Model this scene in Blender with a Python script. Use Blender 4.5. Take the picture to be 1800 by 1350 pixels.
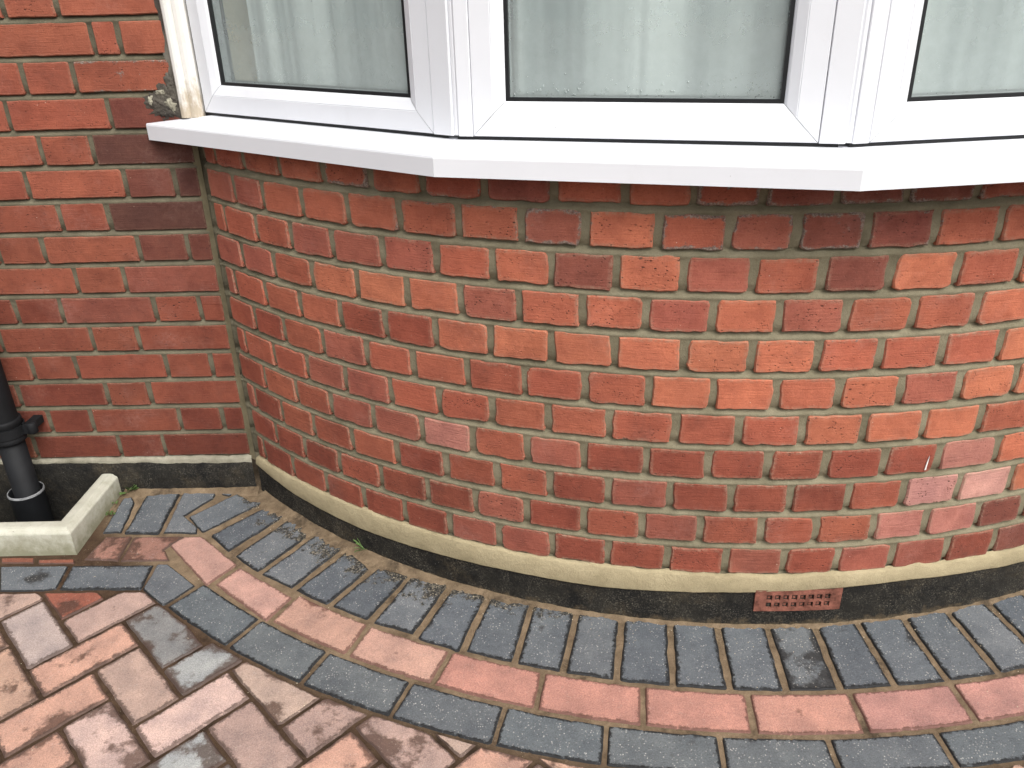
import bpy, math, random
from mathutils import Vector, Matrix, noise
for o in list(bpy.data.objects): bpy.data.objects.remove(o)
S = bpy.context.scene
COL = S.collection
rnd = random.Random(7)

# ------------------------------------------------------------------ camera, sky, sun, exposure
# Measurements are kept in millimetres with z = 0 at the bottom of the lowest brick course;
# everything is written out in metres.
MM = 0.001
CX, CY, RB = 1235.1, 1189.0, 1702.2            # centre and radius of the curved bay wall
def zg(y): return -99.0 + 0.045 * max(min(y, 200.0), -3000.0)     # paving falls away from the house

cam_d = bpy.data.cameras.new('camera'); cam = bpy.data.objects.new('camera', cam_d); COL.objects.link(cam)
cam_d.sensor_width = 36.0; cam_d.lens = 36.0 * 1456.0 / 1800.0
cam_d.clip_start = 0.02; cam_d.clip_end = 200.0
yaw, pit, rol = -0.0235, -0.451, -0.0285
f = Vector((math.sin(yaw) * math.cos(pit), math.cos(yaw) * math.cos(pit), math.sin(pit)))
r = Vector((math.cos(yaw), -math.sin(yaw), 0)); u = r.cross(f)
r2 = math.cos(rol) * r + math.sin(rol) * u; u2 = -math.sin(rol) * r + math.cos(rol) * u
m = Matrix((r2, u2, -f)).transposed().to_4x4()
m.translation = Vector((729.24, -1856.25, 1094.94)) * MM
cam.matrix_world = m
S.camera = cam

W = bpy.data.worlds.new('World'); S.world = W; W.use_nodes = True
wt = W.node_tree; wt.nodes.clear()
sky = wt.nodes.new('ShaderNodeTexSky'); sky.sky_type = 'NISHITA'; sky.sun_disc = False
SUN_EL, SUN_AZ = math.radians(50), math.radians(148)   # azimuth from +y, clockwise: light comes over the photographer's right shoulder
sky.sun_elevation = SUN_EL; sky.sun_rotation = SUN_AZ
sky.air_density = 1.0; sky.dust_density = 6.0; sky.ozone_density = 0.6
hs = wt.nodes.new('ShaderNodeHueSaturation'); hs.inputs['Saturation'].default_value = 0.22
bg = wt.nodes.new('ShaderNodeBackground'); bg.inputs['Strength'].default_value = 0.13
wo = wt.nodes.new('ShaderNodeOutputWorld')
wt.links.new(sky.outputs[0], hs.inputs['Color']); wt.links.new(hs.outputs[0], bg.inputs[0]); wt.links.new(bg.outputs[0], wo.inputs[0])

sl = bpy.data.lights.new('sun', 'SUN'); sl.energy = 1.1; sl.angle = math.radians(40); sl.color = (1.0, 0.965, 0.92)
so = bpy.data.objects.new('sun', sl); COL.objects.link(so); so.location = (2, -4, 6)
sd = Vector((math.sin(SUN_AZ) * math.cos(SUN_EL), math.cos(SUN_AZ) * math.cos(SUN_EL), math.sin(SUN_EL)))
so.rotation_euler = sd.to_track_quat('Z', 'Y').to_euler()

S.view_settings.view_transform = 'Standard'; S.view_settings.look = 'None'
S.view_settings.gamma = 1.0; S.view_settings.use_curve_mapping = False
S.view_settings.exposure = 0.68

# ------------------------------------------------------------------ node helpers
class NT:
    def __init__(s, name):
        s.m = bpy.data.materials.new(name); s.m.use_nodes = True; s.t = s.m.node_tree
        s.b = s.t.nodes['Principled BSDF']; s.out = s.t.nodes['Material Output']
        s.pos = s.t.nodes.new('ShaderNodeNewGeometry').outputs['Position']
    def L(s, a, b): s.t.links.new(a, b)
    def inp(s, sock, v):
        if hasattr(v, 'is_linked') or isinstance(v, bpy.types.NodeSocket): s.L(v, sock)
        else: sock.default_value = v
    def noise(s, scale, detail=4, rough=0.55, stretch=None, off=0.0, dist=0.0, vec=None):
        n = s.t.nodes.new('ShaderNodeTexNoise'); n.inputs['Scale'].default_value = scale
        n.inputs['Detail'].default_value = detail; n.inputs['Roughness'].default_value = rough
        n.inputs['Distortion'].default_value = dist
        mp = s.t.nodes.new('ShaderNodeMapping'); mp.inputs['Location'].default_value = (off, off * 1.7, off * 0.6)
        if stretch: mp.inputs['Scale'].default_value = stretch
        s.L(vec or s.pos, mp.inputs[0]); s.L(mp.outputs[0], n.inputs['Vector'])
        return n.outputs[0]
    def vor(s, scale, off=0.0, stretch=None):
        n = s.t.nodes.new('ShaderNodeTexVoronoi'); n.inputs['Scale'].default_value = scale
        mp = s.t.nodes.new('ShaderNodeMapping'); mp.inputs['Location'].default_value = (off, off * 1.3, off)
        if stretch: mp.inputs['Scale'].default_value = stretch
        s.L(s.pos, mp.inputs[0]); s.L(mp.outputs[0], n.inputs['Vector'])
        return n
    def ramp(s, v, a, b, lo=0.0, hi=1.0):
        n = s.t.nodes.new('ShaderNodeMapRange'); n.clamp = True
        n.inputs[1].default_value = a; n.inputs[2].default_value = b; n.inputs[3].default_value = lo; n.inputs[4].default_value = hi
        s.L(v, n.inputs[0]); return n.outputs[0]
    def math(s, op, a, b=0.5):
        n = s.t.nodes.new('ShaderNodeMath'); n.operation = op; n.use_clamp = False
        s.inp(n.inputs[0], a); s.inp(n.inputs[1], b); return n.outputs[0]
    def mix(s, fac, a, b, mode='MIX'):
        n = s.t.nodes.new('ShaderNodeMix'); n.data_type = 'RGBA'; n.blend_type = mode; n.clamp_factor = True
        s.inp(n.inputs[0], fac); s.inp(n.inputs[6], c4(a)); s.inp(n.inputs[7], c4(b)); return n.outputs[2]
    def bump(s, h, strength=0.5, dist=0.001, prev=None):
        n = s.t.nodes.new('ShaderNodeBump'); n.inputs['Strength'].default_value = strength; n.inputs['Distance'].default_value = dist
        s.L(h, n.inputs['Height'])
        if prev is not None: s.L(prev, n.inputs['Normal'])
        return n.outputs[0]
    def attr(s, name):
        n = s.t.nodes.new('ShaderNodeAttribute'); n.attribute_name = name; return n.outputs['Fac']
    def objinfo(s):
        n = s.t.nodes.new('ShaderNodeObjectInfo'); return n.outputs['Color'], n.outputs['Alpha'], n.outputs['Random']
    def fin(s, col=None, rough=None, nrm=None, spec=None):
        if col is not None: s.inp(s.b.inputs['Base Color'], c4(col))
        if rough is not None: s.inp(s.b.inputs['Roughness'], rough)
        if nrm is not None: s.L(nrm, s.b.inputs['Normal'])
        if spec is not None: s.b.inputs['Specular IOR Level'].default_value = spec
        return s.m
def c4(c):
    return (c[0], c[1], c[2], 1.0) if isinstance(c, tuple) and len(c) == 3 else c

# ------------------------------------------------------------------ materials
def brick_material():
    n = NT('red_brick'); col, al, rn = n.objinfo(); rim = n.attr('rim')
    big = n.noise(14, 4, 0.6, off=3.1); mid = n.noise(60, 5, 0.65, off=9.0); fine = n.noise(420, 4, 0.7)
    c = n.mix(n.ramp(big, 0.3, 0.72), n.mix(1.0, col, (0.80, 0.76, 0.76), 'MULTIPLY'), n.mix(1.0, col, (1.16, 1.14, 1.08), 'MULTIPLY'))
    c = n.mix(n.ramp(mid, 0.52, 0.75, 0, 0.35), c, n.mix(1.0, c, (0.70, 0.62, 0.60), 'MULTIPLY'))
    c = n.mix(n.ramp(fine, 0.40, 0.66, 0.0, 0.5), c, n.mix(1.0, c, (0.66, 0.60, 0.58), 'MULTIPLY'))
    c = n.mix(n.ramp(n.noise(22, 2, 0.5, off=91), 0.54, 0.64, 0, 0.30), c, n.mix(1.0, c, (0.62, 0.54, 0.52), 'MULTIPLY'))
    # chalky bloom (lime) in drifting patches
    bl = n.math('MULTIPLY', n.ramp(n.noise(9, 5, 0.6, off=21), 0.55, 0.75), n.ramp(n.noise(130, 4, 0.7, off=2), 0.35, 0.7))
    c = n.mix(n.math('MULTIPLY', bl, 0.22), c, (0.46, 0.30, 0.26))
    # dark soot patches
    so_ = n.math('MULTIPLY', n.ramp(n.noise(7, 5, 0.62, off=40), 0.56, 0.72), n.ramp(n.noise(90, 4, 0.7, off=7), 0.3, 0.65))
    c = n.mix(n.math('MULTIPLY', so_, 0.40), c, (0.06, 0.035, 0.03))
    # drag lines of the wire cut
    drag = n.noise(30, 3, 0.6, stretch=(0.5, 0.5, 14.0), off=5)
    c = n.mix(n.ramp(drag, 0.56, 0.72, 0.0, 0.22), c, n.mix(1.0, c, (0.55, 0.48, 0.46), 'MULTIPLY'))
    # burnt pits
    v = n.vor(150, 1.0, (1.0, 1.0, 1.4)); pit = n.math('MULTIPLY', n.ramp(v.outputs['Distance'], 0.14, 0.30, 1.0, 0.0), n.ramp(n.noise(45, 4, 0.65, off=12), 0.46, 0.60))
    v2 = n.vor(52, 4.0, (1.0, 1.0, 1.8)); pit2 = n.math('MULTIPLY', n.ramp(v2.outputs['Distance'], 0.09, 0.17, 1.0, 0.0), n.ramp(n.noise(22, 3, 0.6, off=33), 0.50, 0.58))
    pits = n.math('MULTIPLY', n.math('MAXIMUM', pit, pit2), n.ramp(rn, 0.25, 0.95, 0.12, 1.0))
    c = n.mix(n.math('MULTIPLY', pits, 0.9), c, (0.055, 0.022, 0.016))
    # white mineral specks
    vs = n.vor(95, 7.0); sp = n.math('MULTIPLY', n.ramp(vs.outputs['Distance'], 0.05, 0.10, 1.0, 0.0), n.ramp(n.noise(30, 2, off=55), 0.60, 0.66))
    c = n.mix(n.math('MULTIPLY', sp, 0.85), c, (0.62, 0.52, 0.42))
    # grey cement left on the arrises of some bricks, amount in alpha
    gs = n.math('ADD', n.math('MULTIPLY', rim, 0.55), n.math('MULTIPLY', n.math('SUBTRACT', n.noise(42, 6, 0.75, off=16), 0.5), 2.6))
    gs = n.math('MULTIPLY', n.ramp(n.math('SUBTRACT', n.math('ADD', gs, n.math('MULTIPLY', al, 1.15)), 0.9), 0.15, 0.36), n.ramp(al, 0.02, 0.1))
    c = n.mix(n.math('MULTIPLY', gs, 0.85), c, n.mix(n.ramp(n.noise(260, 4, 0.75), 0.42, 0.62), (0.075, 0.070, 0.062), (0.30, 0.275, 0.24)))
    # mortar smeared over the arrises
    sm = n.math('MULTIPLY', n.ramp(rim, 0.15, 0.95), n.ramp(n.noise(140, 5, 0.75, off=6), 0.40, 0.62))
    sm = n.math('MULTIPLY', sm, n.ramp(n.noise(11, 3, 0.6, off=77), 0.35, 0.62, 0.25, 1.0))
    c = n.mix(n.math('MULTIPLY', sm, 0.62), c, (0.33, 0.235, 0.165))
    h = n.math('ADD', n.math('MULTIPLY', mid, 1.1), n.math('MULTIPLY', fine, 0.45))
    h = n.math('SUBTRACT', n.math('ADD', h, n.math('MULTIPLY', drag, 0.7)), n.math('MULTIPLY', pits, 1.2))
    return n.fin(c, n.ramp(mid, 0.3, 0.7, 0.72, 0.92), n.bump(h, 0.75, 0.0022), 0.3)

def mortar_material(name, a, b, dark):
    n = NT(name)
    c = n.mix(n.ramp(n.noise(18, 5, 0.6, off=2), 0.3, 0.7), a, b)
    c = n.mix(n.ramp(n.noise(520, 3, 0.7), 0.45, 0.75, 0, 0.55), c, n.mix(1.0, c, (0.62, 0.60, 0.56), 'MULTIPLY'))
    c = n.mix(n.ramp(n.noise(5, 5, 0.65, off=17), 0.52, 0.74, 0, 0.7), c, dark)
    h = n.math('ADD', n.noise(330, 5, 0.7), n.math('MULTIPLY', n.noise(70, 4, 0.6), 1.3))
    return n.fin(c, 0.93, n.bump(h, 0.8, 0.0018), 0.2)

def bitumen_material(name, soil, fleck=0.7):
    n = NT(name)
    sepz = n.t.nodes.new('ShaderNodeSeparateXYZ'); n.L(n.pos, sepz.inputs[0])
    c = n.mix(n.ramp(n.noise(12, 5, 0.65), 0.35, 0.7), (0.006, 0.006, 0.006), (0.022, 0.020, 0.016))
    sp = n.math('MULTIPLY', n.ramp(n.noise(300, 4, 0.8), 0.52, 0.64), n.ramp(n.noise(20, 5, 0.7, off=8), 0.36, 0.62))
    c = n.mix(n.math('MULTIPLY', sp, fleck), c, (0.20, 0.18, 0.14))
    dirt = n.math('MULTIPLY', n.ramp(n.noise(9, 5, 0.7, off=31), 0.5, 0.68), n.ramp(n.noise(150, 4, 0.7, off=3), 0.35, 0.65))
    c = n.mix(n.math('MULTIPLY', dirt, 0.45), c, (0.11, 0.085, 0.05))
    # soil splashed up from the joint sand: band along the foot with a ragged top
    band = n.math('ADD', n.ramp(sepz.outputs[2], -0.122, -0.090, 0.75, 0.0), n.ramp(n.noise(40, 5, 0.7, off=14), 0.3, 0.7, -0.45, 0.35))
    c = n.mix(n.math('MULTIPLY', n.ramp(band, 0.35, 0.8, 0, 0.6), soil), c, (0.13, 0.095, 0.055))
    vs = n.vor(150, 2.0); w = n.math('MULTIPLY', n.ramp(vs.outputs['Distance'], 0.06, 0.12, 1.0, 0.0), n.ramp(n.noise(45, 2, off=5), 0.60, 0.66))
    c = n.mix(n.math('MULTIPLY', w, 0.7), c, (0.5, 0.48, 0.44))
    h = n.math('ADD', n.noise(240, 5, 0.7), n.math('MULTIPLY', n.noise(35, 4, 0.6), 2.0))
    return n.fin(c, n.ramp(n.noise(60, 4, off=3), 0.3, 0.7, 0.6, 0.9), n.bump(h, 0.9, 0.0025), 0.22)

def paver_material(name, rimcol, speck, stain, rim_amt=1.0):
    n = NT(name); col, al, rn = n.objinfo(); rim = n.attr('rim')
    c = n.mix(n.ramp(n.noise(17, 5, 0.62, off=1), 0.32, 0.7), n.mix(1.0, col, (0.76, 0.77, 0.79), 'MULTIPLY'), n.mix(1.0, col, (1.2, 1.18, 1.15), 'MULTIPLY'))
    c = n.mix(n.ramp(n.noise(420, 3, 0.8), 0.42, 0.62, 0, 0.75), c, n.mix(1.0, c, (0.55, 0.54, 0.54), 'MULTIPLY'))
    c = n.mix(n.ramp(n.noise(300, 3, 0.7, off=19), 0.55, 0.75, 0, 0.5), c, n.mix(1.0, c, (1.35, 1.33, 1.3), 'MULTIPLY'))
    # damp stains, amount per block in alpha
    st = n.math('ADD', n.noise(13, 5, 0.6, off=71), n.math('MULTIPLY', n.noise(120, 4, 0.7, off=4), 0.16))
    st = n.ramp(n.math('ADD', n.math('ADD', st, n.math('MULTIPLY', al, 0.30)), n.math('MULTIPLY', rim, 0.07)), 0.76, 0.84)
    c = n.mix(n.math('MULTIPLY', st, 0.86), c, n.mix(0.65, n.mix(1.0, c, (0.30, 0.25, 0.22), 'MULTIPLY'), stain))
    # pale aggregate
    vs = n.vor(190, 2.0); sp = n.math('MULTIPLY', n.ramp(vs.outputs['Distance'], 0.14, 0.32, 1.0, 0.0), n.ramp(n.noise(60, 4, 0.75, off=8), 0.46, 0.60))
    c = n.mix(n.math('MULTIPLY', sp, speck), c, (0.62, 0.60, 0.55))
    # damp dark edge with a ragged border
    e = n.math('ADD', rim, n.math('MULTIPLY', n.math('SUBTRACT', n.noise(110, 6, 0.8, off=27), 0.5), 2.3))
    e = n.ramp(e, 0.62, 0.86)
    c = n.mix(n.math('MULTIPLY', e, rim_amt), c, rimcol)
    dv = n.t.nodes.new('ShaderNodeVectorMath'); dv.operation = 'DISTANCE'; n.L(n.pos, dv.inputs[0]); dv.inputs[1].default_value = (1.2351, 1.189, -0.13)
    sx = n.t.nodes.new('ShaderNodeSeparateXYZ'); n.L(n.pos, sx.inputs[0])
    reach = n.ramp(sx.outputs[0], 0.45, 1.0, 0.130, 0.014)
    dd = n.math('DIVIDE', n.math('SUBTRACT', dv.outputs['Value'], 1.700), reach)
    dm = n.math('ADD', n.math('SUBTRACT', 1.0, dd), n.math('MULTIPLY', n.math('SUBTRACT', n.noise(34, 6, 0.75, off=61), 0.5), 2.6))
    dm = n.math('MULTIPLY', n.ramp(dm, 0.45, 0.62), n.ramp(dd, 1.6, 2.4, 1.0, 0.0))
    c = n.mix(n.math('MULTIPLY', dm, 0.92), c, n.mix(n.ramp(n.noise(210, 5, 0.8, off=3), 0.52, 0.60), (0.016, 0.014, 0.011), (0.30, 0.26, 0.19)))
    wet = n.math('MAXIMUM', e, st)
    rough = n.math('SUBTRACT', n.ramp(n.noise(80, 4, off=2), 0.3, 0.7, 0.55, 0.78), n.math('MULTIPLY', wet, 0.12))
    h = n.math('ADD', n.noise(430, 4, 0.75), n.math('MULTIPLY', n.noise(110, 4, 0.65), 1.1))
    return n.fin(c, rough, n.bump(h, 0.8, 0.0022), 0.4)

def sand_material():
    n = NT('jointing_sand')
    c = n.mix(n.ramp(n.noise(25, 5, 0.65), 0.32, 0.68), (0.170, 0.124, 0.078), (0.325, 0.242, 0.156))
    c = n.mix(n.ramp(n.noise(700, 3, 0.8), 0.4, 0.72, 0, 0.7), c, n.mix(1.0, c, (0.42, 0.38, 0.35), 'MULTIPLY'))
    c = n.mix(n.ramp(n.noise(11, 5, 0.7, off=13), 0.55, 0.68, 0, 0.75), c, (0.045, 0.034, 0.024))
    dv = n.t.nodes.new('ShaderNodeVectorMath'); dv.operation = 'DISTANCE'; n.L(n.pos, dv.inputs[0]); dv.inputs[1].default_value = (1.2351, 1.189, -0.13)
    c = n.mix(n.ramp(dv.outputs['Value'], 2.03, 2.10, 0, 1.0), c, n.mix(1.0, c, (0.34, 0.29, 0.28), 'MULTIPLY'))   # the field joints are older and dirtier
    vs = n.vor(230, 2.0); w = n.math('MULTIPLY', n.ramp(vs.outputs['Distance'], 0.08, 0.18, 1.0, 0.0), n.ramp(n.noise(60, 2, off=5), 0.58, 0.64))
    c = n.mix(n.math('MULTIPLY', w, 0.7), c, (0.55, 0.48, 0.38))
    h = n.math('ADD', n.noise(520, 4, 0.8), n.math('MULTIPLY', n.noise(90, 4, 0.7), 2.0))
    return n.fin(c, 0.95, n.bump(h, 1.0, 0.003), 0.15)

def upvc_material(name, a, dirt, dirtcol, rough=0.32, foot=0.0):
    n = NT(name)
    c = n.mix(n.ramp(n.noise(6, 4, 0.6, off=4), 0.3, 0.75), a, tuple(x * 0.96 for x in a))
    d = n.math('MULTIPLY', n.ramp(n.noise(26, 6, 0.7, off=6, stretch=(1, 1, 0.35)), 0.52, 0.74), n.ramp(n.noise(230, 4, 0.7), 0.4, 0.7))
    c = n.mix(n.math('MULTIPLY', d, dirt), c, dirtcol)
    if foot:
        sz = n.t.nodes.new('ShaderNodeSeparateXYZ'); n.L(n.pos, sz.inputs[0])
        ff = n.math('ADD', n.ramp(sz.outputs[2], 0.85, 0.96, 0.8, 0.0), n.ramp(n.noise(60, 6, 0.75, off=14, stretch=(1, 1, 0.4)), 0.3, 0.7, -0.6, 0.3))
        c = n.mix(n.math('MULTIPLY', n.ramp(ff, 0.1, 0.6), foot), c, dirtcol)
    vs = n.vor(45, 2.0); w = n.math('MULTIPLY', n.ramp(vs.outputs['Distance'], 0.02, 0.05, 1.0, 0.0), n.ramp(n.noise(20, 2, off=5), 0.58, 0.62))
    c = n.mix(n.math('MULTIPLY', w, 0.6), c, (0.18, 0.16, 0.14))
    h = n.noise(25, 3, 0.5)
    return n.fin(c, rough, n.bump(h, 0.12, 0.002), 0.45)

def simple(name, col, rough, bump=0.3, scale=120, var=0.25, spec=0.4):
    n = NT(name)
    c = n.mix(n.ramp(n.noise(scale * 0.2, 5, 0.65), 0.3, 0.7), tuple(x * (1 - var) for x in col), tuple(min(1, x * (1 + var)) for x in col))
    return n.fin(c, rough, n.bump(n.noise(scale, 4, 0.65), bump, 0.002), spec)

def concrete_material():
    n = NT('cast_concrete')
    sepz = n.t.nodes.new('ShaderNodeSeparateXYZ'); n.L(n.pos, sepz.inputs[0])
    c = n.mix(n.ramp(n.noise(16, 5, 0.65), 0.3, 0.7), (0.40, 0.395, 0.32), (0.52, 0.515, 0.44))
    g = n.math('ADD', n.ramp(sepz.outputs[2], -0.112, -0.048, 0.95, 0.0), n.ramp(n.noise(32, 6, 0.7, off=3), 0.3, 0.7, -0.36, 0.36))
    c = n.mix(n.ramp(g, 0.05, 0.85, 0, 0.75), c, (0.16, 0.155, 0.085))
    c = n.mix(n.ramp(n.noise(400, 3, 0.75), 0.5, 0.75, 0, 0.35), c, (0.25, 0.235, 0.18))
    v = n.vor(60, 3.0); pt = n.math('MULTIPLY', n.ramp(v.outputs['Distance'], 0.04, 0.09, 1.0, 0.0), n.ramp(n.noise(25, 2, off=9), 0.56, 0.62))
    c = n.mix(n.math('MULTIPLY', pt, 0.8), c, (0.07, 0.06, 0.045))
    h = n.math('ADD', n.noise(300, 4, 0.7), n.math('MULTIPLY', n.noise(40, 4, 0.6), 1.5))
    return n.fin(c, 0.88, n.bump(h, 0.5, 0.002), 0.25)

def glass_material():
    n = NT('window_glass'); t = n.t
    t.nodes.remove(n.b)
    tr = t.nodes.new('ShaderNodeBsdfTransparent'); tr.inputs[0].default_value = (0.89, 0.94, 0.925, 1)
    gl = t.nodes.new('ShaderNodeBsdfGlossy'); gl.inputs['Roughness'].default_value = 0.03; gl.inputs[0].default_value = (0.95, 1.0, 0.98, 1)
    df = t.nodes.new('ShaderNodeBsdfDiffuse'); df.inputs[0].default_value = (0.60, 0.68, 0.67, 1)
    fr = t.nodes.new('ShaderNodeLayerWeight'); fr.inputs[0].default_value = 0.5     # the facing value is the same from both sides of the pane
    sepz = t.nodes.new('ShaderNodeSeparateXYZ'); n.L(n.pos, sepz.inputs[0])
    nz = n.noise(30, 5, 0.7); fog = n.math('ADD', n.ramp(sepz.outputs[2], 0.905, 1.06, 0.42, 0.33), n.ramp(nz, 0.3, 0.7, -0.03, 0.03))
    drop = n.vor(330, 2.0, (1, 1, 0.7)); dp = n.math('MULTIPLY', n.ramp(drop.outputs['Distance'], 0.12, 0.3, 1, 0), n.math('MULTIPLY', n.ramp(sepz.outputs[2], 0.91, 0.985, 0.75, 0.0), n.ramp(n.noise(28, 4, off=4), 0.46, 0.6)))
    fog = n.math('MAXIMUM', n.math('SUBTRACT', fog, n.math('MULTIPLY', dp, 0.35)), 0.0)
    m1 = t.nodes.new('ShaderNodeMixShader'); n.L(fog, m1.inputs[0]); n.L(tr.outputs[0], m1.inputs[1]); n.L(df.outputs[0], m1.inputs[2])
    m2 = t.nodes.new('ShaderNodeMixShader'); n.L(n.math('ADD', n.math('MULTIPLY', n.math('POWER', fr.outputs['Facing'], 4.0), 0.75), 0.07), m2.inputs[0]); n.L(m1.outputs[0], m2.inputs[1]); n.L(gl.outputs[0], m2.inputs[2])
    n.L(m2.outputs[0], n.out.inputs[0])
    return n.m

def curtain_material():
    n = NT('net_fabric')
    c = n.mix(n.ramp(n.noise(10, 3, 0.5, stretch=(0.8, 0.8, 0.03)), 0.36, 0.64), (0.27, 0.31, 0.31), (0.88, 0.91, 0.895))  # fold shading painted into the fabric as vertical light and dark bands
    n.b.inputs['Transmission Weight'].default_value = 0.0
    tl = n.t.nodes.new('ShaderNodeBsdfTranslucent'); n.L(c, tl.inputs[0])
    n.fin(c, 0.95, n.bump(n.noise(900, 2), 0.2, 0.0005), 0.1)
    mx = n.t.nodes.new('ShaderNodeMixShader'); mx.inputs[0].default_value = 0.15
    n.L(n.b.outputs[0], mx.inputs[1]); n.L(tl.outputs[0], mx.inputs[2]); n.L(mx.outputs[0], n.out.inputs[0])
    return n.m

M_BRICK = brick_material()
M_MORTAR = mortar_material('lime_mortar', (0.160, 0.143, 0.093), (0.258, 0.232, 0.158), (0.094, 0.085, 0.054))
M_SHADEMORTAR = mortar_material('shaded_mortar', (0.095, 0.085, 0.058), (0.165, 0.148, 0.102), (0.060, 0.054, 0.037))  # flat-wall mortar: darker copy with the recess shade put into its colour
M_FILLET = mortar_material('sand_cement', (0.32, 0.27, 0.165), (0.40, 0.34, 0.215), (0.20, 0.17, 0.10))
M_PALECEM = mortar_material('pale_cement', (0.20, 0.185, 0.14), (0.40, 0.38, 0.30), (0.10, 0.095, 0.06))
M_BIT = bitumen_material('bitumen_paint', 1.0); M_BITPIT = bitumen_material('bitumen_paint_clean', 0.0, 0.25); M_BITFLAT = bitumen_material('bitumen_paint_flat', 0.8, 0.45)
M_GREYPAV = paver_material('charcoal_block', (0.012, 0.013, 0.014), 0.62, (0.012, 0.012, 0.012))
M_PINKPAV = paver_material('pink_block', (0.115, 0.052, 0.038), 0.16, (0.10, 0.045, 0.032), 0.85)
M_MIXPAV = paver_material('brindle_block', (0.070, 0.042, 0.032), 0.24, (0.075, 0.042, 0.030), 0.8)
M_SAND = sand_material()
M_UPVC = upvc_material('white_upvc', (0.735, 0.75, 0.785), 0.10, (0.40, 0.37, 0.33))
M_TRIM = upvc_material('aged_white_trim', (0.70, 0.685, 0.645), 0.5, (0.34, 0.26, 0.16), 0.45, 0.75)
M_RUBBER = simple('black_rubber', (0.010, 0.011, 0.012), 0.45, 0.15, 200)
M_SPACER = simple('aluminium_spacer', (0.30, 0.31, 0.32), 0.5, 0.3, 500)
M_PLASTIC = simple('black_pipe_plastic', (0.0065, 0.0072, 0.0085), 0.66, 0.2, 60, 0.35, 0.25)
M_TERRA = simple('terracotta', (0.195, 0.078, 0.056), 0.92, 0.9, 200, 0.6, 0.15)
M_CONC = concrete_material()
M_GLASS = glass_material()
M_CURT = curtain_material()
M_ROOM = simple('room_plaster', (0.50, 0.47, 0.40), 0.9, 0.2, 60, 0.08)
M_DARK = simple('damp_dark_concrete', (0.009, 0.0085, 0.008), 0.85, 0.6, 90, 0.5)
M_LEAF = simple('weed_leaf', (0.075, 0.13, 0.035), 0.6, 0.4, 200, 0.35)
M_SOOT = mortar_material('sooty_mortar', (0.035, 0.031, 0.028), (0.10, 0.088, 0.072), (0.30, 0.28, 0.23))
M_PAINT = simple('white_paint', (0.8, 0.78, 0.74), 0.6, 0.2, 200, 0.05)

# ------------------------------------------------------------------ object helpers
def mesh_obj(name, verts, faces, mat, parent=None, rim=None, smooth=False, color=None, loc=(0, 0, 0)):
    """verts in millimetres (world or local to loc)"""
    me = bpy.data.meshes.new(name)
    me.from_pydata([(v[0] * MM, v[1] * MM, v[2] * MM) for v in verts], [], faces)
    if rim is not None:
        a = me.attributes.new('rim', 'FLOAT', 'POINT'); a.data.foreach_set('value', rim)
    if mat: me.materials.append(mat)
    if smooth: me.polygons.foreach_set('use_smooth', [True] * len(me.polygons))
    me.update()
    o = bpy.data.objects.new(name, me); COL.objects.link(o)
    o.location = (loc[0] * MM, loc[1] * MM, loc[2] * MM)
    if parent: attach(o, parent)
    if color: o.color = color
    return o
def attach(o, parent):
    o.parent = parent
    o.matrix_parent_inverse = Matrix.Translation(parent.location).inverted() if parent.type == 'EMPTY' else Matrix()
def tag(o, label=None, cat=None, group=None, kind=None):
    if label: o['label'] = label
    if cat: o['category'] = cat
    if group: o['group'] = group
    if kind: o['kind'] = kind
    return o
def thing(name, loc, label, cat, group=None):
    o = bpy.data.objects.new(name, None); COL.objects.link(o)
    o.location = (loc[0] * MM, loc[1] * MM, loc[2] * MM); o.empty_display_size = 0.05
    return tag(o, label, cat, group)
class MB:
    def __init__(s): s.v = []; s.f = []
    def add(s, v, f):
        b = len(s.v); s.v += [tuple(x) for x in v]; s.f += [tuple(b + i for i in q) for q in f]
    def box(s, x0, x1, y0, y1, z0, z1):
        s.add([(x0, y0, z0), (x1, y0, z0), (x1, y1, z0), (x0, y1, z0), (x0, y0, z1), (x1, y0, z1), (x1, y1, z1), (x0, y1, z1)],
              [(0, 3, 2, 1), (4, 5, 6, 7), (0, 1, 5, 4), (1, 2, 6, 5), (2, 3, 7, 6), (3, 0, 4, 7)])
    def lathe(s, cx, cy, prof, n=32, close=False):
        v = []; fs = []
        for (rr, z) in prof:
            for k in range(n):
                a = 2 * math.pi * k / n; v.append((cx + rr * math.cos(a), cy + rr * math.sin(a), z))
        for i in range(len(prof) - 1):
            for k in range(n):
                fs.append((i * n + k, i * n + (k + 1) % n, (i + 1) * n + (k + 1) % n, (i + 1) * n + k))
        s.add(v, fs)
    def obj(s, name, mat, parent=None, smooth=False, **k):
        return mesh_obj(name, s.v, s.f, mat, parent, smooth=smooth, **k)

def vn(x, y, z): return noise.noise(Vector((x, y, z)))
def interp(tab, x):
    if x <= tab[0][0]: return tab[0][1]
    for (a, b), (c, d) in zip(tab, tab[1:]):
        if x <= c: return b + (d - b) * (x - a) / (c - a)
    return tab[-1][1]

def offset_poly(P, d):
    """shrink a CCW polygon by d"""
    n = len(P); out = []
    for i in range(n):
        p0, p1, p2 = P[i - 1], P[i], P[(i + 1) % n]
        e1 = Vector((p1[0] - p0[0], p1[1] - p0[1])).normalized(); e2 = Vector((p2[0] - p1[0], p2[1] - p1[1])).normalized()
        n1 = Vector((-e1.y, e1.x)); n2 = Vector((-e2.y, e2.x)); k = 1 + n1.dot(n2)
        q = (n1 + n2) / max(k, 0.35)
        out.append((p1[0] + q.x * d, p1[1] + q.y * d))
    return out
def area(P):
    return 0.5 * sum(P[i][0] * P[(i + 1) % len(P)][1] - P[(i + 1) % len(P)][0] * P[i][1] for i in range(len(P)))

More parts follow.
